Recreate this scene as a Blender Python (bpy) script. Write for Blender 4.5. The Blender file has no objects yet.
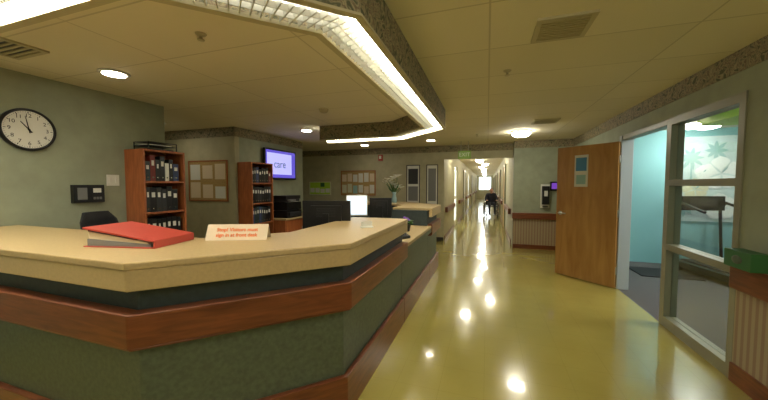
import bpy, bmesh, math, random
from mathutils import Vector, Matrix
random.seed(4)
R=math.radians
scene=bpy.context.scene
COL=bpy.context.collection

# ------------------------------------------------------------ materials
def lin(c):
    return tuple(((v/255)/12.92 if v/255<=0.04045 else ((v/255+0.055)/1.055)**2.4) for v in c)+(1,)
def newmat(name):
    m=bpy.data.materials.new(name); m.use_nodes=True
    nt=m.node_tree; b=nt.nodes['Principled BSDF']
    return m,nt,b
def mat(name,c,rough=0.6,noise=0,amt=0.12,metal=0,emit=0,ecol=None,coat=0,bump=0):
    m,nt,b=newmat(name)
    b.inputs['Base Color'].default_value=lin(c)
    b.inputs['Roughness'].default_value=rough
    b.inputs['Metallic'].default_value=metal
    if coat: b.inputs['Coat Weight'].default_value=coat; b.inputs['Coat Roughness'].default_value=0.06
    if emit:
        b.inputs['Emission Color'].default_value=lin(ecol or c)
        b.inputs['Emission Strength'].default_value=emit
    if noise:
        tc=nt.nodes.new('ShaderNodeTexCoord'); n=nt.nodes.new('ShaderNodeTexNoise')
        n.inputs['Scale'].default_value=noise; n.inputs['Detail'].default_value=5
        nt.links.new(tc.outputs['Object'],n.inputs['Vector'])
        r=nt.nodes.new('ShaderNodeValToRGB')
        a=lin(tuple(v*(1-amt) for v in c)); d=lin(tuple(min(255,v*(1+amt)) for v in c))
        r.color_ramp.elements[0].position=.3; r.color_ramp.elements[0].color=a
        r.color_ramp.elements[1].position=.7; r.color_ramp.elements[1].color=d
        nt.links.new(n.outputs['Fac'],r.inputs['Fac']); nt.links.new(r.outputs['Color'],b.inputs['Base Color'])
        if bump:
            bp=nt.nodes.new('ShaderNodeBump'); bp.inputs['Strength'].default_value=bump; bp.inputs['Distance'].default_value=.01
            nt.links.new(n.outputs['Fac'],bp.inputs['Height']); nt.links.new(bp.outputs['Normal'],b.inputs['Normal'])
    return m
def wood(name,c1,c2,rough=.35,sc=(3,3,30)):
    m,nt,b=newmat(name)
    tc=nt.nodes.new('ShaderNodeTexCoord'); mp=nt.nodes.new('ShaderNodeMapping'); mp.inputs['Scale'].default_value=sc
    n=nt.nodes.new('ShaderNodeTexNoise'); n.inputs['Scale'].default_value=1.5; n.inputs['Detail'].default_value=6; n.inputs['Distortion'].default_value=.6
    r=nt.nodes.new('ShaderNodeValToRGB')
    r.color_ramp.elements[0].position=.3; r.color_ramp.elements[0].color=lin(c1)
    r.color_ramp.elements[1].position=.72; r.color_ramp.elements[1].color=lin(c2)
    nt.links.new(tc.outputs['Object'],mp.inputs['Vector']); nt.links.new(mp.outputs['Vector'],n.inputs['Vector'])
    nt.links.new(n.outputs['Fac'],r.inputs['Fac']); nt.links.new(r.outputs['Color'],b.inputs['Base Color'])
    b.inputs['Roughness'].default_value=rough
    return m

m_wall=mat('wall_paint_sage',(152,158,134),.7,6,.04)
m_wall2=mat('wall_paint_tan',(178,172,140),.7,6,.04)
m_teal=mat('wall_paint_teal',(132,184,186),.7)
m_lime=mat('lime_paint',(180,220,70),.6)
m_counter=mat('laminate_tan',(186,162,116),.4,60,.03)
m_panel=mat('laminate_green',(88,98,80),.45,40,.1)
m_panel_dk=mat('laminate_dark_green',(50,62,62),.45,28,.1)
m_cherry=wood('cherry_wood',(94,50,30),(134,76,44),.3)
m_shelfwood=wood('orange_wood',(150,84,46),(184,108,62),.4,(20,20,3))
m_maple=wood('maple_door',(168,120,64),(194,148,86),.35,(8,8,1.2))
m_frame=mat('frame_paint',(140,138,114),.4)
m_jamb=mat('jamb_paint',(180,188,190),.4)
m_white=mat('white_plastic',(225,225,215),.4)
m_paper=mat('paper',(225,224,214),.7)
m_black=mat('black_plastic',(18,18,20),.35)
m_blackf=mat('black_fabric',(22,23,28),.8,60,.2)
m_dark=mat('dark_grey',(46,46,48),.5)
m_grey=mat('grey_plastic',(120,120,118),.5)
m_metal=mat('brushed_metal',(190,190,185),.3,metal=1)
m_chrome=mat('chrome',(220,220,220),.12,metal=1)
m_red=mat('red_vinyl',(184,70,58),.4)
m_orange=mat('orange_ink',(232,112,40),.6)
m_sign=mat('sign_card',(224,206,176),.6)
m_cork=mat('cork_board',(176,146,92),.8,80,.2)
m_green=mat('green_plastic',(56,110,60),.5)
m_leaf=mat('leaf_green',(52,100,42),.5)
m_petal=mat('white_petal',(250,250,242),.5)
m_blue=mat('blue_ink',(80,140,184),.5)
m_skin=mat('skin',(198,150,120),.5)
m_hair=mat('dark_hair',(60,54,50),.7)
m_cloth=mat('navy_cloth',(34,36,50),.85)
m_rubber=mat('rubber',(20,20,20),.7)
m_carpet=mat('grey_carpet',(84,82,82),.95,150,.25)
m_muralbg=mat('mural_pale_aqua',(198,218,216),.6,4,.05)
m_mural1=mat('mural_white',(232,238,234),.6)
m_mural2=mat('mural_teal',(152,190,186),.6)
m_mural3=mat('mural_yellow',(212,212,180),.6)
m_lampA=mat('fluorescent_tube',(255,252,238),.5,emit=13,ecol=(255,249,232))
m_lampB=mat('reflector_glow',(235,235,228),.5,emit=1.0,ecol=(255,249,234))
m_lampOff=mat('louver_white',(208,208,198),.35,metal=.3)
m_dome=mat('dome_lamp',(255,250,238),.5,emit=24,ecol=(255,248,228))
m_can=mat('can_lamp',(255,250,232),.5,emit=18,ecol=(255,244,222))
m_roomlamp=mat('room_lamp',(255,255,248),.5,emit=34,ecol=(255,255,250))
m_screen=mat('tv_purple',(60,50,150),.2,emit=.45,ecol=(96,84,200))
m_screen2=mat('tv_lavender',(150,150,230),.2,emit=.5,ecol=(176,176,244))
m_mon=mat('monitor_white',(200,225,240),.2,emit=.5,ecol=(215,232,248))
m_smallscr=mat('screen_violet',(100,60,160),.2,emit=.3,ecol=(120,70,190))
m_exit=mat('exit_green',(130,160,80),.5,emit=.05)

# floor
m_floor,nt,b=newmat('polished_vinyl_floor')
tc=nt.nodes.new('ShaderNodeTexCoord')
n=nt.nodes.new('ShaderNodeTexNoise'); n.inputs['Scale'].default_value=1.2; n.inputs['Detail'].default_value=6
r=nt.nodes.new('ShaderNodeValToRGB'); r.color_ramp.elements[0].position=.3; r.color_ramp.elements[1].position=.7
r.color_ramp.elements[0].color=lin((160,147,72)); r.color_ramp.elements[1].color=lin((174,161,84))
nt.links.new(tc.outputs['Object'],n.inputs['Vector']); nt.links.new(n.outputs['Fac'],r.inputs['Fac'])
br=nt.nodes.new('ShaderNodeTexBrick'); br.offset=0; br.inputs['Scale'].default_value=1
br.inputs['Brick Width'].default_value=.305; br.inputs['Row Height'].default_value=.305; br.inputs['Mortar Size'].default_value=.0012
br.inputs['Mortar'].default_value=lin((152,138,66))
nt.links.new(tc.outputs['Object'],br.inputs['Vector'])
nt.links.new(r.outputs['Color'],br.inputs['Color1']); nt.links.new(r.outputs['Color'],br.inputs['Color2'])
nt.links.new(br.outputs['Color'],b.inputs['Base Color'])
b.inputs['Roughness'].default_value=.18; b.inputs['Coat Weight'].default_value=.6; b.inputs['Coat Roughness'].default_value=.05
n2=nt.nodes.new('ShaderNodeTexNoise'); n2.inputs['Scale'].default_value=2.5
bp=nt.nodes.new('ShaderNodeBump'); bp.inputs['Strength'].default_value=.12; bp.inputs['Distance'].default_value=.02
nt.links.new(tc.outputs['Object'],n2.inputs['Vector']); nt.links.new(n2.outputs['Fac'],bp.inputs['Height'])
nt.links.new(bp.outputs['Normal'],b.inputs['Normal']); nt.links.new(bp.outputs['Normal'],b.inputs['Coat Normal'])
# ceiling
m_ceil,nt,b=newmat('acoustic_tile_ceiling')
tc=nt.nodes.new('ShaderNodeTexCoord'); br=nt.nodes.new('ShaderNodeTexBrick'); br.offset=0
br.inputs['Scale'].default_value=1; br.inputs['Brick Width'].default_value=1.22; br.inputs['Row Height'].default_value=.61
br.inputs['Mortar Size'].default_value=.006; br.inputs['Color1'].default_value=lin((230,221,194)); br.inputs['Color2'].default_value=lin((225,216,188))
br.inputs['Mortar'].default_value=lin((202,192,164))
nt.links.new(tc.outputs['Object'],br.inputs['Vector']); nt.links.new(br.outputs['Color'],b.inputs['Base Color']); b.inputs['Roughness'].default_value=.85
# vine border
m_vine,nt,b=newmat('vine_border_wallpaper')
tc=nt.nodes.new('ShaderNodeTexCoord'); n=nt.nodes.new('ShaderNodeTexNoise'); n.inputs['Scale'].default_value=13; n.inputs['Detail'].default_value=2.5; n.inputs['Distortion'].default_value=1.5
r=nt.nodes.new('ShaderNodeValToRGB')
e=r.color_ramp.elements; e[0].position=.36; e[0].color=lin((86,88,64)); e[1].position=.45; e[1].color=lin((168,156,122))
for p,c in ((.52,(108,90,70)),(.57,(158,148,116)),(.66,(92,92,70))):
    x=e.new(p); x.color=lin(c)
nt.links.new(tc.outputs['Object'],n.inputs['Vector']); nt.links.new(n.outputs['Fac'],r.inputs['Fac']); nt.links.new(r.outputs['Color'],b.inputs['Base Color']); b.inputs['Roughness'].default_value=.7
# stripe wainscot
def stripes(name,ax):
    m,nt,b=newmat(name)
    tc=nt.nodes.new('ShaderNodeTexCoord'); w=nt.nodes.new('ShaderNodeTexWave'); w.wave_type='BANDS'; w.bands_direction=ax
    w.inputs['Scale'].default_value=5.5
    r=nt.nodes.new('ShaderNodeValToRGB')
    r.color_ramp.elements[0].position=.35; r.color_ramp.elements[0].color=lin((150,124,98)); r.color_ramp.elements[1].position=.6; r.color_ramp.elements[1].color=lin((168,152,120))
    nt.links.new(tc.outputs['Object'],w.inputs['Vector']); nt.links.new(w.outputs['Fac'],r.inputs['Fac']); nt.links.new(r.outputs['Color'],b.inputs['Base Color'])
    b.inputs['Roughness'].default_value=.7
    return m
m_strX=stripes('striped_wainscot_x','X'); m_strY=stripes('striped_wainscot_y','Y')
# thin glass
m_glass=bpy.data.materials.new('window_glass'); m_glass.use_nodes=True; nt=m_glass.node_tree; nt.nodes.clear()
o=nt.nodes.new('ShaderNodeOutputMaterial'); mx=nt.nodes.new('ShaderNodeMixShader'); t=nt.nodes.new('ShaderNodeBsdfTransparent'); g=nt.nodes.new('ShaderNodeBsdfGlossy')
t.inputs[0].default_value=(.93,.95,.94,1); g.inputs['Roughness'].default_value=.02; mx.inputs[0].default_value=.12
nt.links.new(t.outputs[0],mx.inputs[1]); nt.links.new(g.outputs[0],mx.inputs[2]); nt.links.new(mx.outputs[0],o.inputs[0])
m_vase=mat('vase_glass',(150,180,180),.1)

# ------------------------------------------------------------ builder
class O:
    def __init__(s,name,loc=(0,0,0),rotz=0):
        s.name=name; s.bm=bmesh.new(); s.mats=[]; s.loc=loc; s.rz=rotz; s.T=Matrix.Identity(4)
    def mi(s,m):
        if m not in s.mats: s.mats.append(m)
        return s.mats.index(m)
    def add(s,vs,fs,m,smooth=False):
        k=s.mi(m); V=[s.bm.verts.new(s.T@Vector(v)) for v in vs]
        for f in fs:
            try:
                F=s.bm.faces.new([V[i] for i in f]); F.material_index=k; F.smooth=smooth
            except ValueError: pass
    def box(s,x0,x1,y0,y1,z0,z1,m):
        s.add([(x0,y0,z0),(x1,y0,z0),(x1,y1,z0),(x0,y1,z0),(x0,y0,z1),(x1,y0,z1),(x1,y1,z1),(x0,y1,z1)],
              [(0,3,2,1),(4,5,6,7),(0,1,5,4),(1,2,6,5),(2,3,7,6),(3,0,4,7)],m)
    def cyl(s,p0,p1,r0,m,r1=None,seg=20,smooth=True):
        if r1 is None: r1=r0
        p0=Vector(p0);p1=Vector(p1); d=(p1-p0).normalized()
        a=d.orthogonal().normalized(); c=d.cross(a)
        vs=[]
        for p,rr in ((p0,r0),(p1,r1)):
            for i in range(seg):
                t=2*math.pi*i/seg; vs.append(p+(a*math.cos(t)+c*math.sin(t))*rr)
        k=s.mi(m); V=[s.bm.verts.new(s.T@v) for v in vs]
        for i in range(seg):
            F=s.bm.faces.new([V[i],V[(i+1)%seg],V[seg+(i+1)%seg],V[seg+i]]); F.material_index=k; F.smooth=smooth
        for rng in (V[:seg][::-1],V[seg:]):
            F=s.bm.faces.new(rng); F.material_index=k
    def ell(s,c,rad,m,u=18,v=10):
        vs=[];fs=[]
        for j in range(1,v):
            ph=math.pi*j/v
            for i in range(u):
                t=2*math.pi*i/u
                vs.append((c[0]+rad[0]*math.sin(ph)*math.cos(t),c[1]+rad[1]*math.sin(ph)*math.sin(t),c[2]+rad[2]*math.cos(ph)))
        for j in range(v-2):
            for i in range(u): fs.append((j*u+i,(j+1)*u+i,(j+1)*u+(i+1)%u,j*u+(i+1)%u))
        top=len(vs); vs.append((c[0],c[1],c[2]+rad[2])); bot=len(vs); vs.append((c[0],c[1],c[2]-rad[2]))
        for i in range(u):
            fs.append((top,i,(i+1)%u)); fs.append((bot,(v-2)*u+(i+1)%u,(v-2)*u+i))
        s.add(vs,fs,m,True)
    def tube(s,pts,r,m,seg=10):
        for a,b2 in zip(pts[:-1],pts[1:]): s.cyl(a,b2,r,m,seg=seg)
        for p in pts[1:-1]: s.ell(p,(r,r,r),m,seg,6)
    def torus(s,c,RR,r,m,ax='X',u=32,v=8):
        vs=[];fs=[]
        for i in range(u):
            t=2*math.pi*i/u
            for j in range(v):
                p=2*math.pi*j/v; rr=RR+r*math.cos(p); z=r*math.sin(p)
                q={'X':(z,rr*math.cos(t),rr*math.sin(t)),'Y':(rr*math.cos(t),z,rr*math.sin(t)),'Z':(rr*math.cos(t),rr*math.sin(t),z)}[ax]
                vs.append((c[0]+q[0],c[1]+q[1],c[2]+q[2]))
        for i in range(u):
            for j in range(v): fs.append((i*v+j,((i+1)%u)*v+j,((i+1)%u)*v+(j+1)%v,i*v+(j+1)%v))
        s.add(vs,fs,m,True)
    def lathe(s,prof,c,m,seg=24):
        vs=[];fs=[];n=len(prof)
        for (rr,z) in prof:
            for i in range(seg):
                t=2*math.pi*i/seg; vs.append((c[0]+rr*math.cos(t),c[1]+rr*math.sin(t),c[2]+z))
        for j in range(n-1):
            for i in range(seg): fs.append((j*seg+i,j*seg+(i+1)%seg,(j+1)*seg+(i+1)%seg,(j+1)*seg+i))
        fs.append(tuple(range(seg))[::-1]); fs.append(tuple(range((n-1)*seg,n*seg)))
        s.add(vs,fs,m,True)
    def ribbon(s,path,d0,d1,z0,z1,m):
        A=off(path,d0);B=off(path,d1);n=len(path)
        vs=[(p[0],p[1],z0) for p in A]+[(p[0],p[1],z0) for p in B]+[(p[0],p[1],z1) for p in A]+[(p[0],p[1],z1) for p in B]
        fs=[]
        for i in range(n-1):
            fs+=[(i,n+i,n+i+1,i+1),(2*n+i,2*n+i+1,3*n+i+1,3*n+i),(i,i+1,2*n+i+1,2*n+i),(n+i,3*n+i,3*n+i+1,n+i+1)]
        fs+=[(0,2*n,3*n,n),(n-1,2*n-1,4*n-1,3*n-1)]
        s.add(vs,fs,m)
    def done(s,bevel=0,parent=None,seg=2):
        bmesh.ops.recalc_face_normals(s.bm,faces=s.bm.faces)
        me=bpy.data.meshes.new(s.name); s.bm.to_mesh(me); s.bm.free()
        for m in s.mats: me.materials.append(m)
        ob=bpy.data.objects.new(s.name,me); COL.objects.link(ob); ob.location=s.loc; ob.rotation_euler=(0,0,s.rz)
        if bevel:
            bv=ob.modifiers.new('bevel','BEVEL'); bv.width=bevel; bv.segments=seg; bv.limit_method='ANGLE'; bv.angle_limit=R(40)
        if parent: ob.parent=parent
        return ob
def off(path,d):
    out=[];n=len(path)
    for i,p in enumerate(path):
        P=Vector(p); ns=[]
        if i>0: t=(P-Vector(path[i-1])).normalized(); ns.append(Vector((-t.y,t.x)))
        if i<n-1: t=(Vector(path[i+1])-P).normalized(); ns.append(Vector((-t.y,t.x)))
        if len(ns)==1: q=P+ns[0]*d
        else:
            h=(ns[0]+ns[1]).normalized(); q=P+h*(d/h.dot(ns[0]))
        out.append((q.x,q.y))
    return out
def text(parent,name,body,size,loc,rot,m,ext=.0005,bold=0):
    c=bpy.data.curves.new(name,'FONT'); c.body=body; c.size=size; c.align_x='CENTER'; c.align_y='CENTER'; c.extrude=ext; c.offset=bold
    c.materials.append(m)
    ob=bpy.data.objects.new(name,c); COL.objects.link(ob); ob.location=loc; ob.rotation_euler=rot; ob.parent=parent
    return ob

CZ=2.44
# ------------------------------------------------------------ shell
f=O('floor'); f.box(-6,1.75,-2.6,8.15,-.1,0,m_floor); f.box(-1.15,.67,8.15,34,-.1,0,m_floor); f.done()
f=O('floor_carpet'); f.box(1.75,6.6,1.4,7.1,-.1,0,m_carpet); f.done()
c=O('ceiling'); c.box(-6,1.85,-2.6,8.15,CZ,CZ+.1,m_ceil); c.box(-1.15,.67,8.15,34,CZ,CZ+.1,m_ceil); c.box(1.85,6.6,1.4,7.1,CZ,CZ+.1,m_ceil); c.done()

w=O('wall_clock_side'); w.box(-4.01,-3.91,-2.6,2.9,0,CZ,m_wall); w.done()
w=O('wall_recess_left'); w.box(-5.9,-4.01,2.8,2.9,0,CZ,m_wall); w.box(-5.9,-5.8,2.9,4.25,0,CZ,m_wall2); w.done()
w=O('wall_recess_back'); w.box(-5.9,-4.1,4.25,4.35,0,CZ,m_wall2); w.done()
w=O('wall_tv_side'); w.box(-4.2,-4.1,4.35,6.3,0,CZ,m_wall); w.done()
w=O('wall_alcove'); w.box(-5.3,-4.2,6.2,6.3,0,CZ,m_wall); w.box(-5.3,-5.2,6.3,8,0,CZ,m_wall); w.done()
w=O('wall_back_left'); w.box(-5.3,-1.05,8,8.12,0,CZ,m_wall2); w.done()
w=O('wall_back_right'); w.box(.57,1.75,7.65,7.77,0,CZ,m_wall); w.done()
w=O('wall_corridor_header'); w.box(-1.05,.57,8,8.12,2.1,CZ,m_wall2); w.done()
w=O('wall_rear'); w.box(-4.01,1.85,-2.7,-2.6,0,CZ,m_wall); w.done()
w=O('wall_right'); w.box(1.75,1.85,-2.6,2.94,0,CZ,m_wall); w.done()
w=O('wall_right_header'); w.box(1.75,1.85,2.94,5.14,2.12,CZ,m_wall); w.done()
w=O('wall_right_far'); w.box(1.75,1.85,5.14,7.65,0,CZ,m_wall); w.done()
w=O('wall_corridor_left')
gaps=[10.7,18.7,26.7]; y0=8.12
for g0 in gaps:
    w.box(-1.15,-1.05,y0,g0,0,CZ,m_wall2); w.box(-1.15,-1.05,g0,g0+1.0,2.1,CZ,m_wall2); y0=g0+1.0
w.box(-1.15,-1.05,y0,34,0,CZ,m_wall2); w.done()
w=O('wall_corridor_right'); w.box(.57,.67,7.77,34,0,CZ,m_wall2); w.done()
w=O('wall_corridor_end')
w.box(-1.15,.67,34,34.1,0,.9,m_wall2); w.box(-1.15,.67,34,34.1,2.3,CZ,m_wall2); w.box(-1.15,-.85,34,34.1,.9,2.3,m_wall2); w.box(.4,.67,34,34.1,.9,2.3,m_wall2); w.done()
w=O('window_1')
w.box(-.85,-.8,34,34.08,.9,2.3,m_white); w.box(.35,.4,34,34.08,.9,2.3,m_white); w.box(-.8,.35,34,34.08,.9,.95,m_white); w.box(-.8,.35,34,34.08,2.25,2.3,m_white); w.box(-.25,-.2,34,34.08,.95,2.25,m_white)
w.box(-.8,.35,34.03,34.04,.95,2.25,m_glass); w.done()
w=O('wall_therapy_room_back'); w.box(1.86,6.6,7.0,7.1,0,CZ,m_teal); w.done()
w=O('wall_therapy_room_side'); w.box(6.5,6.6,1.4,7.0,0,CZ,m_teal); w.done()
w=O('wall_therapy_room_front'); w.box(1.85,6.5,1.4,1.5,0,CZ,m_teal); w.done()
w=O('wall_therapy_room_near'); w.box(1.852,1.86,5.2,7,0,CZ,m_teal); w.done()
w=O('ceiling_soffit_lime'); w.box(2.9,6.5,5.0,5.8,2.30,CZ,m_lime); w.done()

# borders
def vine(name,x0,x1,y0,y1):
    t=O(name); t.box(x0,x1,y0,y1,CZ-.16,CZ,m_vine); t.done()
vine('trim_1',1.742,1.75,-2.6,7.65)
vine('trim_2',.57,1.742,7.642,7.65)
vine('trim_3',-5.2,.57,7.992,8.0)
vine('trim_4',-4.1,-4.092,4.25,6.3)
vine('trim_5',-5.8,-4.1,4.242,4.25)
# wainscot / rails / baseboards
t=O('trim_wainscot_right'); t.box(1.742,1.75,-2.6,2.94,.14,.70,m_strY); t.done()
t=O('trim_wainscot_right_far'); t.box(1.742,1.75,5.2,7.64,.12,.70,m_strY); t.done()
t=O('trim_wainscot_back'); t.box(.57,1.74,7.64,7.65,.1,.68,m_strX); t.done()
t=O('trim_chair_rail_right'); t.box(1.69,1.75,-2.6,2.93,.70,.88,m_cherry); t.done(.012)
t=O('trim_chair_rail_right_far'); t.box(1.71,1.75,5.9,7.58,.70,.86,m_cherry); t.done(.012)
t=O('trim_chair_rail_back'); t.box(.55,1.70,7.59,7.65,.68,.82,m_cherry); t.done(.012)
t=O('baseboard_right'); t.box(1.725,1.75,-2.6,2.94,0,.14,m_cherry); t.done(.005)
t=O('baseboard_right_far'); t.box(1.725,1.75,5.2,7.62,0,.12,m_cherry); t.done(.005)
t=O('baseboard_back'); t.box(.57,1.72,7.625,7.65,0,.1,m_cherry); t.done(.005)
t=O('baseboard_left'); t.box(-3.91,-3.89,1.1,2.9,0,.1,m_dark); t.done()
t=O('baseboard_back_left'); t.box(-5.2,-1.05,7.98,8,0,.1,m_dark); t.done()
for nm,x0,x1 in (('handrail_corridor_left',-1.05,-.98),('handrail_corridor_right',.5,.57)):
    t=O(nm)
    for y in range(8,33,4): t.box(x0,x1,y+.3,y+2.4,.72,.86,m_cherry)
    t.done(.01)
for nm,x0,x1 in (('baseboard_corridor_left',-1.05,-1.035),('baseboard_corridor_right',.555,.57)):
    t=O(nm)
    for y in range(8,33,4): t.box(x0,x1,y+.15,y+2.55,0,.12,m_cherry)
    t.done()
k=1
for y in range(8,32,4):
    for sx,x in ((1,-1.05),(-1,.57)):
        d=O('door_%d'%k); k+=1
        xa,xb=sorted((x,x+sx*.03)); xc,xd=sorted((x,x+sx*.05))
        if sx>0 and (y+2.7) in gaps:
            g0=y+2.7
            d.box(-1.12,-1.08,g0,g0+.1,0,2.1,m_white); d.box(-1.12,-1.08,g0+.9,g0+1,0,2.1,m_white); d.box(-1.12,-1.08,g0+.1,g0+.9,2.0,2.1,m_white); d.box(-1.12,-1.08,g0+.1,g0+.9,0,.2,m_white)
            d.box(-1.12,-1.08,g0+.1,g0+.9,.95,1.05,m_white); d.box(-1.105,-1.095,g0+.1,g0+.9,.2,.95,m_glass); d.box(-1.105,-1.095,g0+.1,g0+.9,1.05,2.0,m_glass)
            d.done(); continue
        mm=m_white if sx>0 else m_maple
        d.box(xa,xb,y+2.72,y+3.68,.005,2.05,mm); d.box(xc,xd,y+2.64,y+2.72,0,2.12,m_frame); d.box(xc,xd,y+3.68,y+3.76,0,2.12,m_frame); d.box(xc,xd,y+2.72,y+3.68,2.05,2.12,m_frame)
        d.cyl((x,y+2.82,1),(x+sx*.07,y+2.82,1),.02,m_metal); d.cyl((x+sx*.07,y+2.82,1),(x+sx*.07,y+2.96,1),.012,m_metal)
        d.done()

# ------------------------------------------------------------ sidelight + door frame (right)
s=O('window_2')
X0,X1=1.75,1.85
s.box(X0-.01,X1,2.94,3.0,0,2.12,m_frame)
s.box(X0-.01,X1,3.0,3.88,2.05,2.12,m_frame); s.box(X0-.01,X1,3.0,3.88,0,.1,m_frame)
s.box(X0-.01,X1,3.0,3.88,1.44,1.50,m_frame); s.box(X0-.01,X1,3.0,3.88,.79,.85,m_frame)
s.box(X0-.01,X1,3.88,3.96,0,2.12,m_frame)
s.box(1.795,1.803,3.0,3.88,.1,.79,m_glass); s.box(1.795,1.803,3.0,3.88,.85,1.44,m_glass); s.box(1.795,1.803,3.0,3.88,1.5,2.05,m_glass)
s.done()
s=O('door_frame'); s.box(X0-.02,X1+.02,5.06,5.14,0,2.12,m_jamb); s.box(X0-.01,X1,3.96,5.06,2.06,2.12,m_frame); s.done(.004)
d=O('open_door',loc=(1.715,5.07,0),rotz=R(135))
d.box(0,.88,-.022,.022,.01,2.04,m_maple)
d.box(.40,.60,.022,.025,1.42,1.90,m_paper); d.box(.42,.58,.025,.026,1.66,1.86,m_blue); d.box(.43,.57,.025,.026,1.46,1.60,m_mural2)
d.cyl((.81,.022,1.0),(.81,.03,1.0),.032,m_metal); d.cyl((.81,.02,1.0),(.81,.07,1.0),.011,m_metal); d.cyl((.82,.07,1.0),(.70,.07,1.0),.010,m_metal)
for z in (.25,1.05,1.8): d.cyl((-.004,.0,z-.05),(-.004,0,z+.05),.01,m_metal)
d.done(.002)

# ------------------------------------------------------------ therapy room contents
p=O('wall_mural',loc=(3.55,6.98,1.55))
p.box(-.40,1.3,-.005,.015,-.75,.75,m_muralbg)
def leaf(p,x,z,ang,L,W,m,y,blunt=False):
    n=8; a=Vector((math.cos(ang),math.sin(ang))); b2=Vector((-a.y,a.x)); pts=[]
    sh=lambda t: math.sin(math.pi*(t**1.8 if blunt else t))
    for i in range(n+1):
        t=i/n; pts.append(Vector((x,z))+a*L*t+b2*W*sh(t))
    for i in range(n-1,0,-1):
        t=i/n; pts.append(Vector((x,z))+a*L*t-b2*W*sh(t))
    p.add([(q.x,y,q.y) for q in pts],[tuple(range(len(pts)))],m)
yy=-.007
for cx,cz,L,W,m,n_ in ((-.12,.38,.24,.03,m_mural2,9),(.22,.5,.22,.03,m_mural2,8),(.85,.3,.3,.04,m_mural2,9),(-.2,-.5,.18,.03,m_mural2,8)):
    for i in range(n_):
        leaf(p,cx,cz,2*math.pi*i/n_,L*random.uniform(.7,1),W,m,yy); yy-=.0003
for cx,cz,L,W,m in ((.30,.10,.30,.13,m_mural1),(-.05,-.18,.20,.09,m_mural3),(.30,-.48,.24,.11,m_mural1),(.85,-.25,.28,.12,m_mural1),(.05,.12,.13,.06,m_mural1)):
    for i in range(5):
        leaf(p,cx,cz,2*math.pi*i/5+.4,L,W,m,yy,True); yy-=.0003
    leaf(p,cx,cz,.9,L*.5,.012,m_mural2,yy); yy-=.0003
p.add([(-.14,yy,-.1),(-.10,yy,-.1),(-.11,yy,.38),(-.13,yy,.38)],[(0,1,2,3)],m_mural2)
p.done()
t=O('treadmill',loc=(3.55,6.0,0),rotz=R(10))
t.box(-.35,.35,-.8,.8,.06,.16,m_black); t.box(-.24,.24,-.75,.7,.16,.175,m_rubber)
for x in (-.33,.33):
    t.tube([(x,.65,.12),(x,.72,1.05),(x,.62,1.15),(x,.15,1.02)],.022,m_black)
    t.box(x-.05,x+.05,-.75,-.6,0,.06,m_rubber); t.box(x-.05,x+.05,.6,.75,0,.06,m_rubber)
t.box(-.32,.32,.62,.74,1.02,1.26,m_black); t.box(-.2,.2,.612,.62,1.08,1.22,m_dark)
t.done(.006)
t=O('floor_mat',loc=(2.75,6.2,0)); t.box(-.4,.4,-.3,.3,0,.015,m_rubber); t.done(.003)
def dome(name,x,y,r_,m,zc=CZ):
    l=O(name,loc=(x,y,zc)); l.lathe([(r_*1.08,0),(r_*1.08,-.02),(r_,-.025)],(0,0,0),m_white)
    l.lathe([(r_,-.022),(r_*.99,-.05),(r_*.85,-.08),(r_*.5,-.10),(.02,-.108)],(0,0,0),m); return l.done()
dome('dome_fill_light',.58,6.3,.16,m_dome)
dome('dome_fill_light',.58,.2,.16,m_dome)
dome('dome_fill_light',.58,-1.7,.16,m_dome)
dome('dome_fill_light',-2.2,-1.5,.16,m_dome)  # unseen lamp added behind the camera to brighten ceiling and room
dome('therapy_room_light',3.3,6.35,.17,m_roomlamp)
dome('therapy_room_light',4.6,3.6,.2,m_roomlamp)
dome('therapy_room_light',2.9,4.2,.2,m_roomlamp)
dome('therapy_room_light',5.2,5.6,.2,m_roomlamp)
for i,(x,y) in enumerate(((-.55,9.3),(.15,10.8),(-.3,12.9),(-.1,15.2),(-.3,17.6),(-.2,20.2),(-.24,23),(-.24,26),(-.24,29),(-.24,32))):
    dome('corridor_dome_light',x,y,.14,m_dome)
for x,y in ((-3.15,1.9),(-3.13,4.95),(-2.9,7.2),(-5,3.6),(-1.2,6.9)):
    l=O('recessed_downlight',loc=(x,y,CZ)); l.lathe([(.115,0),(.115,-.008),(.09,-.012)],(0,0,0),m_white); l.cyl((0,0,-.016),(0,0,-.01),.085,m_can,seg=24); l.done()
# vents etc
m_ceil2=mat('vent_paint',(190,180,146),.6); m_vent=mat('vent_inner',(136,122,90),.8)
def vent(name,x,y,s_,dark=False):
    v=O(name,loc=(x,y,CZ)); mm=m_ceil2
    v.box(-s_,s_,-s_,-s_+.03,-.014,0,mm); v.box(-s_,s_,s_-.03,s_,-.014,0,mm); v.box(-s_,-s_+.03,-s_+.03,s_-.03,-.014,0,mm); v.box(s_-.03,s_,-s_+.03,s_-.03,-.014,0,mm)
    v.box(-s_+.03,s_-.03,-s_+.03,s_-.03,-.003,0,m_dark if dark else m_vent)
    n_=8
    for i in range(n_):
        yv=-s_+.05+i*(2*s_-.1)/(n_-1); v.box(-s_+.03,s_-.03,yv-.008,yv+.008,-.011,-.003,mm)
    v.done()
vent('ceiling_vent',.43,2.25,.16); vent('ceiling_vent',.84,5.4,.18,True); vent('ceiling_vent',-3.3,1.25,.2,True); vent('ceiling_vent',-2.8,6.0,.2,True)
l=O('smoke_detector',loc=(-2.04,3.64,CZ)); l.lathe([(.06,0),(.06,-.02),(.045,-.045),(.02,-.055)],(0,0,0),m_ceil2); l.done()
for x,y in ((.15,2.94),(-1.8,1.6),(-.2,6.4)):
    l=O('sprinkler_head',loc=(x,y,CZ)); l.lathe([(.035,0),(.03,-.008),(.01,-.012),(.01,-.035),(.022,-.037),(.022,-.041)],(0,0,0),m_ceil2); l.done()
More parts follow.
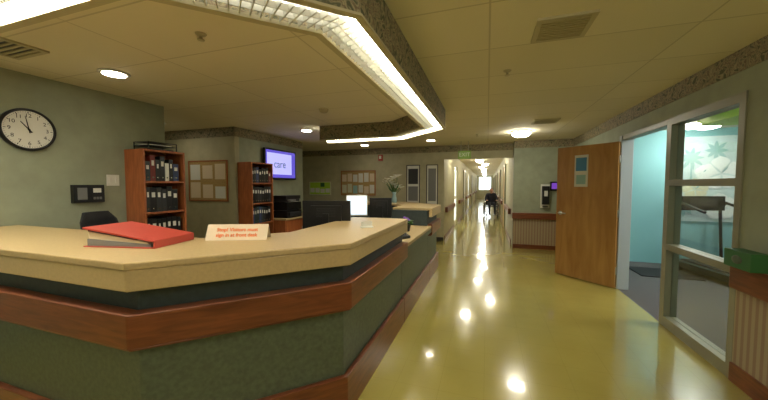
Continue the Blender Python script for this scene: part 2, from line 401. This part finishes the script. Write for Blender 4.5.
e=O('exit_sign',loc=(-.5,7.3,2.04)); e.box(-.14,.14,-.02,.02,0,.18,m_exit); e.cyl((-.08,0,.18),(-.08,0,.40),.006,m_metal); e.cyl((.08,0,.18),(.08,0,.40),.006,m_metal)
eo=e.done(); text(eo,'exit_letters','EXIT',.12,(0,-.021,.09),(R(90),0,0),m_paper)

# ------------------------------------------------------------ soffit light ring
ring=[(-3.9,.6),(-1.234,.6),(-.54,1.294),(-.54,4.2),(-1.3,4.96),(-2.7,4.96)]
zb=2.2
s=O('soffit_light_trough')
s.ribbon(ring,0,.025,zb,CZ,m_vine)
s.ribbon(ring,.265,.29,zb+.02,CZ,m_vine)
s.ribbon(ring,-.008,.03,zb-.012,zb,m_ceil2)
s.ribbon(ring,.255,.295,zb-.0,zb+.02,m_ceil2)
segs=[(0,1,True),(1,2,False),(2,3,True),(3,4,True),(4,5,True)]
A=off(ring,.03);B=off(ring,.09);B2=off(ring,.20);C=off(ring,.255)
for i,j,on in segs:
    q=lambda P0,P1,P2,P3,z,m,h=.01: s.add([(P0[0],P0[1],z),(P1[0],P1[1],z),(P2[0],P2[1],z),(P3[0],P3[1],z),(P0[0],P0[1],z+h),(P1[0],P1[1],z+h),(P2[0],P2[1],z+h),(P3[0],P3[1],z+h)],[(0,1,2,3),(4,5,6,7),(0,1,5,4),(1,2,6,5),(2,3,7,6),(3,0,4,7)],m)
    q(A[i],A[j],B[j],B[i],zb+.02,m_lampA if on else m_lampB)
    q(B[i],B[j],C[j],C[i],zb+.09,m_lampB)
    if i==0: q(B2[i],B2[j],C[j],C[i],zb+.02,m_lampA)
    E_=B2 if i==0 else C
    L=(Vector(B[j])-Vector(B[i])).length; n_=int(L/.05)
    for k_ in range(n_):
        t0=(k_+.35)/n_; t1=t0+.006/L
        P=[Vector(B[i]).lerp(Vector(B[j]),t0),Vector(B[i]).lerp(Vector(B[j]),t1),Vector(E_[i]).lerp(Vector(E_[j]),t1),Vector(E_[i]).lerp(Vector(E_[j]),t0)]
        q(*P,zb+.01,m_lampOff,.035)
    for fr in (.33,.67):
        a0=Vector(B[i]).lerp(Vector(E_[i]),fr);a1=Vector(B[j]).lerp(Vector(E_[j]),fr);a2=Vector(B[j]).lerp(Vector(E_[j]),fr+.03);a3=Vector(B[i]).lerp(Vector(E_[i]),fr+.03)
        q(a0,a1,a2,a3,zb+.012,m_lampOff,.03)
s.done()

# ------------------------------------------------------------ nurse station
P1=[(-3.885,.93),(-1.53,.93),(-.77,1.69),(-.77,3.1)]
P2=[(-.77,4.6),(-.77,5.5),(-1.47,6.2),(-3.3,6.2)]
PL=[(-.80,3.1),(-.80,4.6)]
s=O('nurse_station_counter')
for P in (P1,P2):
    s.ribbon(P,0,.62,1.065,1.10,m_counter)
    s.ribbon(P,0.004,.05,.965,1.065,m_counter)
    s.ribbon(P,.07,.13,.80,1.065,m_panel_dk)
    s.ribbon(P,.07,.13,.0,.80,m_panel)
    s.ribbon(P,.0,.07,.70,.86,m_cherry)
    s.ribbon(P,.012,.07,.685,.70,m_cherry)
    s.ribbon(P,.035,.07,0,.26,m_cherry)
    s.ribbon(P,.13,.80,.71,.745,m_counter)
    s.ribbon(P,.75,.77,0.05,.71,m_panel)
s.ribbon(PL,-.02,1.1,.80,.84,m_counter)
s.ribbon(PL,.04,.10,0,.80,m_panel)
s.ribbon(PL,.005,.04,0,.26,m_cherry)
s.ribbon(PL,-.02,.04,.74,.80,m_panel)
for yv in (3.10,4.56): s.box(-1.39,-.84,yv,yv+.04,.745,1.065,m_panel_dk)
s.done(.006)

# things on the ledge
b2=O('red_ring_binder',loc=(-1.97,1.30,1.10),rotz=R(12))
def wedge(x0,x1,y0,y1,zl0,zl1,zr0,zr1,m):
    b2.add([(x0,y0,zl0),(x1,y0,zr0),(x1,y1,zr0),(x0,y1,zl0),(x0,y0,zl1),(x1,y0,zr1),(x1,y1,zr1),(x0,y1,zl1)],[(0,3,2,1),(4,5,6,7),(0,1,5,4),(1,2,6,5),(2,3,7,6),(3,0,4,7)],m)
wedge(-.22,.22,-.15,.15,0,.006,0,.006,m_red)
wedge(-.205,.19,-.14,.14,.006,.045,.006,.02,m_grey)
wedge(-.20,.17,-.135,.135,.045,.085,.02,.03,m_sign)
wedge(-.21,.10,-.13,.13,.085,.10,.03,.04,m_dark)
wedge(-.22,.22,-.15,.15,.102,.112,.034,.044,m_red)
wedge(.214,.222,-.15,.15,.0,.042,.0,.042,m_red)
for yv in (-.08,0,.08): b2.torus((.16,yv,.026),.014,.003,m_chrome,'Y',16,6)
b2.done(.002)
sg=O('tent_sign',loc=(-1.525,1.60,1.10),rotz=R(22))
sg.add([(-.19,-.05,0),(.19,-.05,0),(.19,0,.095),(-.19,0,.095),(-.19,.05,0),(.19,.05,0),(-.19,-.047,0),(.19,-.047,0),(.19,0,.09),(-.19,0,.09),(-.19,.047,0),(.19,.047,0)],
 [(0,1,2,3),(3,2,5,4),(6,9,8,7),(9,10,11,8),(0,6,7,1),(4,5,11,10),(0,3,9,6),(3,4,10,9),(1,7,8,2),(2,8,11,5)],m_sign)
so=sg.done()
tl=math.atan2(.095,.05)
text(so,'sign_text_1','Stop! Visitors must',.033,(0,-.0195,.062),(tl,0,0),m_orange,bold=.0008)
text(so,'sign_text_2','sign in at front desk',.032,(0,-.0365,.030),(tl,0,0),m_orange,bold=.0008)
cc=O('card_holder',loc=(-.93,2.35,1.10),rotz=R(35)); cc.box(-.05,.05,-.02,.02,0,.012,m_white); cc.box(-.045,.045,0,.004,.012,.05,m_paper); cc.done()
ph=O('desk_telephone',loc=(-.96,3.40,.84),rotz=R(60))
ph.add([(-.1,-.1,0),(.1,-.1,0),(.1,.1,0),(-.1,.1,0),(-.1,-.1,.03),(.1,-.1,.03),(.1,.1,.09),(-.1,.1,.09)],[(0,3,2,1),(4,5,6,7),(0,1,5,4),(1,2,6,5),(2,3,7,6),(3,0,4,7)],m_black)
ph.tube([(-.07,-.09,.06),(-.07,-.07,.085),(-.07,.07,.125),(-.07,.09,.11)],.02,m_dark)
for i in range(3):
    for j in range(4): ph.box(-.01+i*.03,.01+i*.03,-.07+j*.028,-.052+j*.028,.03,.062+j*.007,m_grey)
ph.done(.004)
pl=O('african_violet_pot',loc=(-1.0,3.95,.84))
pl.lathe([(.04,0),(.055,.08),(.058,.085),(.05,.085)],(0,0,0),m_dark)
for i in range(14):
    a=i*2.4; pl.ell((.06*math.cos(a),.06*math.sin(a),.10+.02*(i%3)),(.035,.03,.008),m_leaf,8,5)
m_violet=mat('violet_petal',(130,80,190),.6)
for i in range(10):
    a=i*2.0; pl.ell((.03*math.cos(a),.03*math.sin(a),.15+.015*(i%3)),(.018,.018,.012),m_violet,8,5)
pl.done()
# monitors (local -y = screen side)
def monitor(x,y,z,rz,W,H,lift,scr,frm=None):
    frm=frm or m_black
    mo=O('computer_monitor',loc=(x,y,z),rotz=rz)
    mo.box(-.12,.12,-.09,.09,0,.015,m_black); mo.box(-.03,.03,.03,.055,.015,lift+H*.6,m_black)
    mo.box(-W/2,W/2,-.012,.02,lift,lift+H,frm); mo.box(-W*.32,W*.32,.02,.045,lift+H*.15,lift+H*.85,frm)
    mo.box(-W/2+.012,W/2-.012,-.015,-.012,lift+.012,lift+H-.012,scr)
    for i in range(6): mo.box(-W*.2,W*.2,.045,.047,lift+H*(.5+.05*i),lift+H*(.5+.05*i)+.005,m_dark)
    mo.done(.003)
monitor(-1.49,2.70,.745,R(196),.47,.31,.24,m_mon)
monitor(-1.33,3.86,.84,R(195),.29,.26,.18,m_mon)
monitor(-1.455,3.36,.84,R(24),.25,.24,.25,m_mon,m_white)
# vase with lilies
v=O('vase_of_lilies',loc=(-1.74,5.87,1.10))
v.lathe([(.045,0),(.055,.02),(.05,.08),(.03,.16),(.045,.21),(.04,.21),(.026,.16)],(0,0,0),m_vase)
for i in range(18):
    a=i*2.399; rr=.04+.15*((i*7)%10)/10; z=.28+.26*((i*3)%8)/8
    p=(rr*math.cos(a),rr*math.sin(a),z); v.tube([(0,0,.12),(p[0]*.5,p[1]*.5,z*.7),p],.004,m_leaf,5)
    for k_ in range(6):
        t=k_*2*math.pi/6; dv=Vector((math.cos(t),math.sin(t),.5)); tip=Vector(p)+dv*.085; side=Vector((-math.sin(t),math.cos(t),0))*.042; mid=Vector(p)+dv*.045+Vector((0,0,.01))
        v.add([p,mid+side,tip,mid-side],[(0,1,2,3)],m_petal)
    v.ell(p,(.012,.012,.015),m_mural3,8,5)
for i in range(9):
    a=i*.7; tip=Vector((.17*math.cos(a),.17*math.sin(a),.3+.05*(i%3))); side=Vector((-math.sin(a),math.cos(a),0))*.02; mid=tip*.6+Vector((0,0,.06))
    v.add([(0,0,.18),mid+side,tip,mid-side],[(0,1,2,3)],m_leaf)
v.done()

# office chairs
def chair(x,y,rz,h=1.2):
    c=O('office_chair',loc=(x,y,0),rotz=rz)
    for i in range(5):
        a=i*2*math.pi/5+.3; ex,ey=.28*math.cos(a),.28*math.sin(a)
        c.cyl((0,0,.11),(ex,ey,.07),.025,m_black,r1=.016,seg=8); c.ell((ex,ey,.03),(.03,.03,.03),m_rubber,10,6)
    c.cyl((0,0,.08),(0,0,.42),.028,m_metal)
    c.box(-.14,.14,-.14,.14,.41,.44,m_black)
    c.ell((0,0,.475),(.27,.26,.055),m_blackf,24,10)
    n=12;vs=[];fs=[]
    rows=[(.50,.17,.02),(.62,.23,.0),(.80,.26,.03),(.98,.265,.06),(h-.08,.24,.09),(h,.15,.11)]
    for zz,hw,yo in rows:
        for sgn in (0,1):
            for i in range(n):
                t=-1+2*i/(n-1); edge=1-abs(t)**4
                vs.append((hw*t,.24+yo - (.05*t*t) +(.035 if sgn else -.035)*edge,zz))
    nr=len(rows)
    for r_ in range(nr-1):
        for sgn in (0,1):
            for i in range(n-1):
                a=r_*2*n+sgn*n+i; fs.append((a,a+1,a+2*n+1,a+2*n))
        a=r_*2*n; fs.append((a,a+n,a+3*n,a+2*n)); a=r_*2*n+n-1; fs.append((a,a+n,a+3*n,a+2*n))
    for r_ in (0,nr-1):
        for i in range(n-1): a=r_*2*n+i; fs.append((a,a+1,a+n+1,a+n))
    c.add(vs,fs,m_blackf,True)
    c.box(-.03,.03,.12,.26,.42,.45,m_black); c.cyl((0,.27,.44),(0,.29,.75),.022,m_black)
    for sx in (-1,1):
        c.tube([(sx*.2,.0,.44),(sx*.29,.0,.46),(sx*.29,.02,.66)],.015,m_black,8); c.box(sx*.29-.03,sx*.29+.03,-.12,.14,.66,.69,m_black)
    return c.done()
chair(-2.3,4.4,R(170),1.12); chair(-3.15,2.02,R(120),1.2)

# bookcases with binders
m_bb=mat('binder_blue',(56,70,110),.5); m_bm=mat('binder_maroon',(120,46,40),.5)
def bookcase(x,y,W,D,H,nsh):
    b=O('bookcase',loc=(x,y,0))
    t=.022
    b.box(0,D,0,t,0,H,m_shelfwood); b.box(0,D,W-t,W,0,H,m_shelfwood); b.box(0,.01,t,W-t,0,H,m_shelfwood)
    zs=[.05+i*(H-.072)/nsh for i in range(nsh+1)]
    for z in zs: b.box(.01,D,t,W-t,z,z+t,m_shelfwood)
    bo=b.done(.002)
    k=O('shelf_binders'); 
    for i in range(nsh):
        z=zs[i]+t; yy_=t+.008; hh=min(.30,zs[1]-zs[0]-t-.04)
        top=(i==nsh-1)
        while yy_<W-t-.07:
            th=random.choice((.05,.06,.07)); h2=hh*random.uniform(.7 if top else .88,1); m=random.choice((m_black,m_black,m_dark,m_bb,m_bm,m_white,m_panel_dk) if top else (m_black,m_black,m_black,m_dark,m_bb,m_panel_dk))
            k.box(.04,D-.02,yy_,yy_+th-.004,z,z+h2,m); k.box(D-.02,D-.018,yy_+.014,yy_+th-.018,z+h2*.6,z+h2*.8,m_paper); k.cyl((D-.021,yy_+th/2-.002,z+.04),(D-.017,yy_+th/2-.002,z+.04),.009,m_chrome,seg=8)
            yy_+=th
    k.done(parent=bo)
    return bo
bookcase(-3.905,2.42,.5,.3,1.85,5); bookcase(-4.09,4.29,.55,.3,1.84,5)
tr=O('document_tray',loc=(-3.75,2.67,1.85)); tr.box(-.12,.12,-.17,.17,0,.006,m_black)
for z in (.05,.09): tr.box(-.12,.12,-.17,.17,z,z+.005,m_black)
for sx in (-.12,.115):
    for sy in (-.17,.16): tr.box(sx,sx+.006,sy,sy+.01,0,.095,m_black)
tr.box(-.1,.1,-.14,.14,.006,.02,m_dark); tr.box(-.1,.1,-.14,.12,.055,.066,m_paper); tr.done()
cb=O('storage_cabinet',loc=(-4.085,4.9,0)); cb.box(0,.5,0,1.2,.06,.78,m_shelfwood); cb.box(.03,.46,.02,1.18,0,.06,m_black); cb.box(-.0,.53,-.01,1.21,.78,.81,m_counter)
for i in range(2):
    cb.box(.5,.515,.02+i*.59,.59+i*.59,.09,.76,m_shelfwood); cb.cyl((.53,.52+i*.15,.5),(.53,.52+i*.15,.62),.006,m_metal,seg=8)
cb.done(.003)
pr=O('laser_printer',loc=(-3.83,5.25,.81)); pr.box(-.22,.22,-.24,.24,0,.14,m_black); pr.box(-.21,.22,-.23,.23,.15,.3,m_black); pr.box(-.2,.18,-.22,.22,.14,.15,m_grey); pr.box(-.18,.2,-.2,.2,.31,.36,m_dark); pr.box(-.22,.2,-.24,.24,.36,.43,m_black)
pr.box(.2,.27,-.2,-.02,.32,.36,m_grey); pr.box(.22,.24,-.18,.18,.03,.11,m_dark); pr.box(.1,.2,-.15,.15,.30,.31,m_paper); pr.done(.01)
# TV
tv=O('wall_television',loc=(-4.1,5.38,1.86)); tv.box(0,.06,-.12,.12,-.1,.1,m_black); tv.box(.06,.10,-.50,.50,-.30,.30,m_black); tv.box(.10,.102,-.47,.47,-.265,.27,m_screen); tv.box(.102,.103,-.44,.34,-.20,.22,m_screen2)
tvo=tv.done(.003); text(tvo,'screen_text','care',.22,(.104,-.05,0),(R(90),0,R(90)),m_blue)
# wall clock
ck=O('wall_clock',loc=(-3.91,1.646,1.94))
ck.cyl((0,0,0),(.03,0,0),.185,m_black,seg=48); ck.cyl((.03,0,0),(.032,0,0),.165,m_paper,seg=48); ck.torus((.03,0,0),.175,.012,m_black,'X',48,8)
for i in range(60):
    a=i*math.pi/30; r0=.150 if i%5 else .142
    pa=Vector((.0325,r0*math.cos(a),r0*math.sin(a))); pb=Vector((.0325,.158*math.cos(a),.158*math.sin(a))); ck.cyl(pa,pb,.0012 if i%5 else .003,m_black,seg=4)
def hand(ang,L,wd,m):
    a=Vector((0,math.sin(ang),math.cos(ang))); ck.cyl(Vector((.036,0,0))-a*.03,Vector((.036,0,0))+a*L,wd,m,r1=wd*.5,seg=6)
hand(R(-10),.12,.004,m_black); hand(R(-38),.085,.005,m_black); ck.cyl((.032,0,0),(.04,0,0),.008,m_black)
cko=ck.done()
for i in range(1,13):
    a=i*math.pi/6; text(cko,'numeral_%d'%i,str(i),.045,(.0328,.122*math.sin(a),.122*math.cos(a)),(R(90),0,R(90)),m_black)
bx=O('wall_intercom',loc=(-3.91,2.06,1.36)); bx.box(0,.05,-.13,.13,-.09,.09,m_black); bx.box(.05,.053,-.10,-.02,-.06,.06,m_grey); bx.box(.05,.054,.03,.10,.01,.055,m_paper)
for i in range(3): bx.box(.05,.056,.03+i*.026,.05+i*.026,-.06,-.035,m_grey)
bx.done(.006)
bx=O('light_switch_plate',loc=(-3.91,2.30,1.5)); bx.box(0,.008,-.06,.06,-.06,.06,m_white)
for yv in (-.03,.03): bx.box(.008,.016,yv-.012,yv+.012,-.03,.03,m_paper)
bx.done(.002)
def board(name,x,y,z,W,H,items,bg=m_cork,fr=m_shelfwood):
    b=O(name,loc=(x,y-.003,z)); b.box(-W/2,W/2,-.012,0,-H/2,H/2,bg)
    for a in ((-W/2-.02,W/2+.02,H/2,H/2+.02),(-W/2-.02,W/2+.02,-H/2-.02,-H/2)): b.box(a[0],a[1],-.02,0,a[2],a[3],fr)
    b.box(-W/2-.02,-W/2,-.02,0,-H/2,H/2,fr); b.box(W/2,W/2+.02,-.02,0,-H/2,H/2,fr)
    for (px,pz,pw,ph_,m) in items: b.box(px,px+pw,-.015,-.012,pz,pz+ph_,m)
    return b.done()
def rnditems(W,H,n,ms):
    out=[];cols=n
    for i in range(cols):
        for j in range(2):
            w_=W/cols*.8; h_=H*.42*random.uniform(.7,1)
            out.append((-W/2+W/cols*(i+.1),-H/2+.03+j*H*.48+random.uniform(0,.03),w_,h_,random.choice(ms)))
    return out
board('bulletin_board',-4.7,4.25,1.52,.85,.68,rnditems(.85,.68,3,(m_paper,m_sign,m_paper)))
board('notice_board',-3.42,8.0,1.5,1.0,.65,rnditems(1,.65,6,(m_paper,m_sign,m_paper,m_mural3,m_grey,m_mural2,m_sign)),bg=m_cork)
board('framed_picture',-4.62,8.0,1.35,.66,.34,rnditems(.66,.34,4,(m_green,m_lime,m_paper)),bg=m_lime,fr=m_mural3)
board('framed_notice',-1.85,8.0,1.45,.32,1.0,[(-.13,-.42,.26,.38,m_grey),(-.13,.02,.26,.4,m_dark)],bg=m_white,fr=m_dark)
board('framed_poster',-1.35,8.0,1.45,.26,1.0,[(-.1,-.42,.2,.84,m_grey)],bg=m_white,fr=m_dark)
fa=O('fire_alarm_strobe',loc=(-2.75,8.0,2.18)); fa.box(-.06,.06,-.05,0,-.08,.08,m_red); fa.box(-.03,.03,-.07,-.05,-.03,.05,m_paper); fa.done(.006)
hs=O('hand_sanitizer_dispenser',loc=(1.22,7.65,1.22)); hs.box(-.09,.09,-.02,0,-.28,.24,m_paper); hs.box(-.07,.07,-.12,-.02,-.2,.2,m_black); hs.box(-.035,.035,-.123,-.12,-.02,.1,m_paper); hs.box(-.05,.05,-.09,-.02,-.26,-.24,m_black); hs.done(.012)
tp=O('wall_touch_panel',loc=(1.44,7.65,1.42)); tp.box(-.13,.13,-.05,0,-.1,.1,m_black); tp.box(-.1,.1,-.054,-.05,-.06,.07,m_smallscr); tp.done(.005)
gb=O('glove_box',loc=(1.675,2.75,.88)); gb.box(-.05,.055,-.12,.12,0,.12,m_green); gb.ell((-.05,0,.06),(.006,.05,.03),m_panel,12,6); gb.done(.004)

# ------------------------------------------------------------ person in wheelchair (down the corridor)
root=bpy.data.objects.new('person_in_wheelchair',None); COL.objects.link(root); root.location=(.19,15.3,0); root.rotation_euler=(0,0,R(5))
wc=O('wheelchair')
for sx in (-.28,.28):
    wc.torus((sx*1.08,.08,.31),.285,.022,m_rubber,'X'); wc.torus((sx*1.2,.08,.31),.25,.01,m_chrome,'X')
    for i in range(8):
        a=i*math.pi/4; wc.cyl((sx*1.08,.08,.31),(sx*1.08,.08+.28*math.cos(a),.31+.28*math.sin(a)),.003,m_chrome,seg=5)
    wc.torus((sx*.9,-.42,.08),.06,.02,m_rubber,'X',16,6)
    wc.tube([(sx,.3,.95),(sx,.22,.9),(sx,.2,.48),(sx,-.3,.46),(sx,-.42,.2),(sx*.8,-.5,.1)],.012,m_chrome,8)
    wc.tube([(sx,.22,.7),(sx,-.15,.7),(sx,-.2,.46)],.012,m_chrome,8); wc.box(sx-.025,sx+.025,-.15,.15,.705,.73,m_black); wc.cyl((sx*.9,-.42,.08),(sx,-.35,.42),.012,m_chrome,seg=8)
    wc.cyl((sx*1.2,.08,.31),(sx*.9,.08,.31),.02,m_chrome)
wc.box(-.26,.26,-.25,.2,.45,.48,m_black); wc.box(-.26,.26,.2,.22,.5,.92,m_black); wc.box(-.24,-.03,-.62,-.45,.09,.105,m_dark); wc.box(.03,.24,-.62,-.45,.09,.105,m_dark)
wc.done(parent=root)
def skin(name,verts,edges,rads,m,par,rootv=0):
    me=bpy.data.meshes.new(name); me.from_pydata(verts,edges,[]); me.materials.append(m)
    ob=bpy.data.objects.new(name,me); COL.objects.link(ob); ob.parent=par
    ob.modifiers.new('skin','SKIN').use_smooth_shade=True
    for i,r_ in enumerate(rads): me.skin_vertices[0].data[i].radius=(r_,r_)
    me.skin_vertices[0].data[rootv].use_root=True
    sd=ob.modifiers.new('sub','SUBSURF'); sd.levels=1; sd.render_levels=2
    return ob
V=[(0,.08,.58),(0,.12,.75),(0,.1,.95),(0,.08,1.06),
   (-.18,.09,1.0),(-.25,0,.8),(-.22,-.17,.74),(.18,.09,1.0),(.25,0,.8),(.22,-.17,.74),
   (-.1,.05,.57),(-.11,-.36,.58),(-.12,-.46,.16),(-.12,-.56,.14),(.1,.05,.57),(.11,-.36,.58),(.12,-.46,.16),(.12,-.56,.14)]
E=[(0,1),(1,2),(2,3),(2,4),(4,5),(5,6),(2,7),(7,8),(8,9),(0,10),(10,11),(11,12),(12,13),(0,14),(14,15),(15,16),(16,17)]
RD=[.13,.14,.13,.055,.07,.05,.035,.07,.05,.035,.09,.065,.045,.04,.09,.065,.045,.04]
skin('clothed_body',V,E,RD,m_cloth,root)
hd=O('head'); hd.ell((0,.05,1.19),(.075,.09,.115),m_skin); hd.ell((0,.075,1.215),(.083,.09,.108),m_hair); hd.cyl((0,.07,1.03),(0,.06,1.12),.05,m_skin)
hd.ell((0,-.04,1.18),(.013,.02,.02),m_skin,8,6)
for sx in (-1,1): hd.ell((sx*.03,-.032,1.205),(.011,.008,.007),m_black,8,6); hd.ell((sx*.077,.05,1.19),(.012,.02,.03),m_skin,8,6)
hd.box(-.025,.025,-.034,-.026,1.135,1.142,m_red); hd.done(parent=root)
for sx in (-1,1):
    hb=(sx*.22,-.17,.745); HV=[hb,(sx*.215,-.23,.742)];HE=[(0,1)];HR=[.024,.03]
    for fi,dx in enumerate((-.03,-.01,.01,.03)):
        L=(.06,.07,.065,.05)[fi]; i0=len(HV); HV+= [(sx*.215+dx,-.26,.742),(sx*.215+dx,-.26-L*.5,.735),(sx*.215+dx,-.26-L*.8,.715)]; HE+=[(1,i0),(i0,i0+1),(i0+1,i0+2)]; HR+=[.009,.008,.007]
    i0=len(HV); HV+=[(sx*.175,-.22,.74),(sx*.165,-.25,.735)]; HE+=[(1,i0),(i0,i0+1)]; HR+=[.01,.008]
    skin('hand',HV,HE,HR,m_skin,root)

# ------------------------------------------------------------ world, camera
wd=bpy.data.worlds.new('daylight'); scene.world=wd; wd.use_nodes=True
wd.node_tree.nodes['Background'].inputs[0].default_value=(.85,.93,1,1); wd.node_tree.nodes['Background'].inputs[1].default_value=3
cam=bpy.data.cameras.new('camera'); co=bpy.data.objects.new('camera',cam); COL.objects.link(co)
co.location=(0,0,1.45); co.rotation_euler=(R(87.2),0,R(18.4)); cam.sensor_width=36; cam.lens=14.53; cam.clip_start=.05; cam.clip_end=100
scene.camera=co
scene.view_settings.view_transform='Standard'
scene.view_settings.exposure=1.2
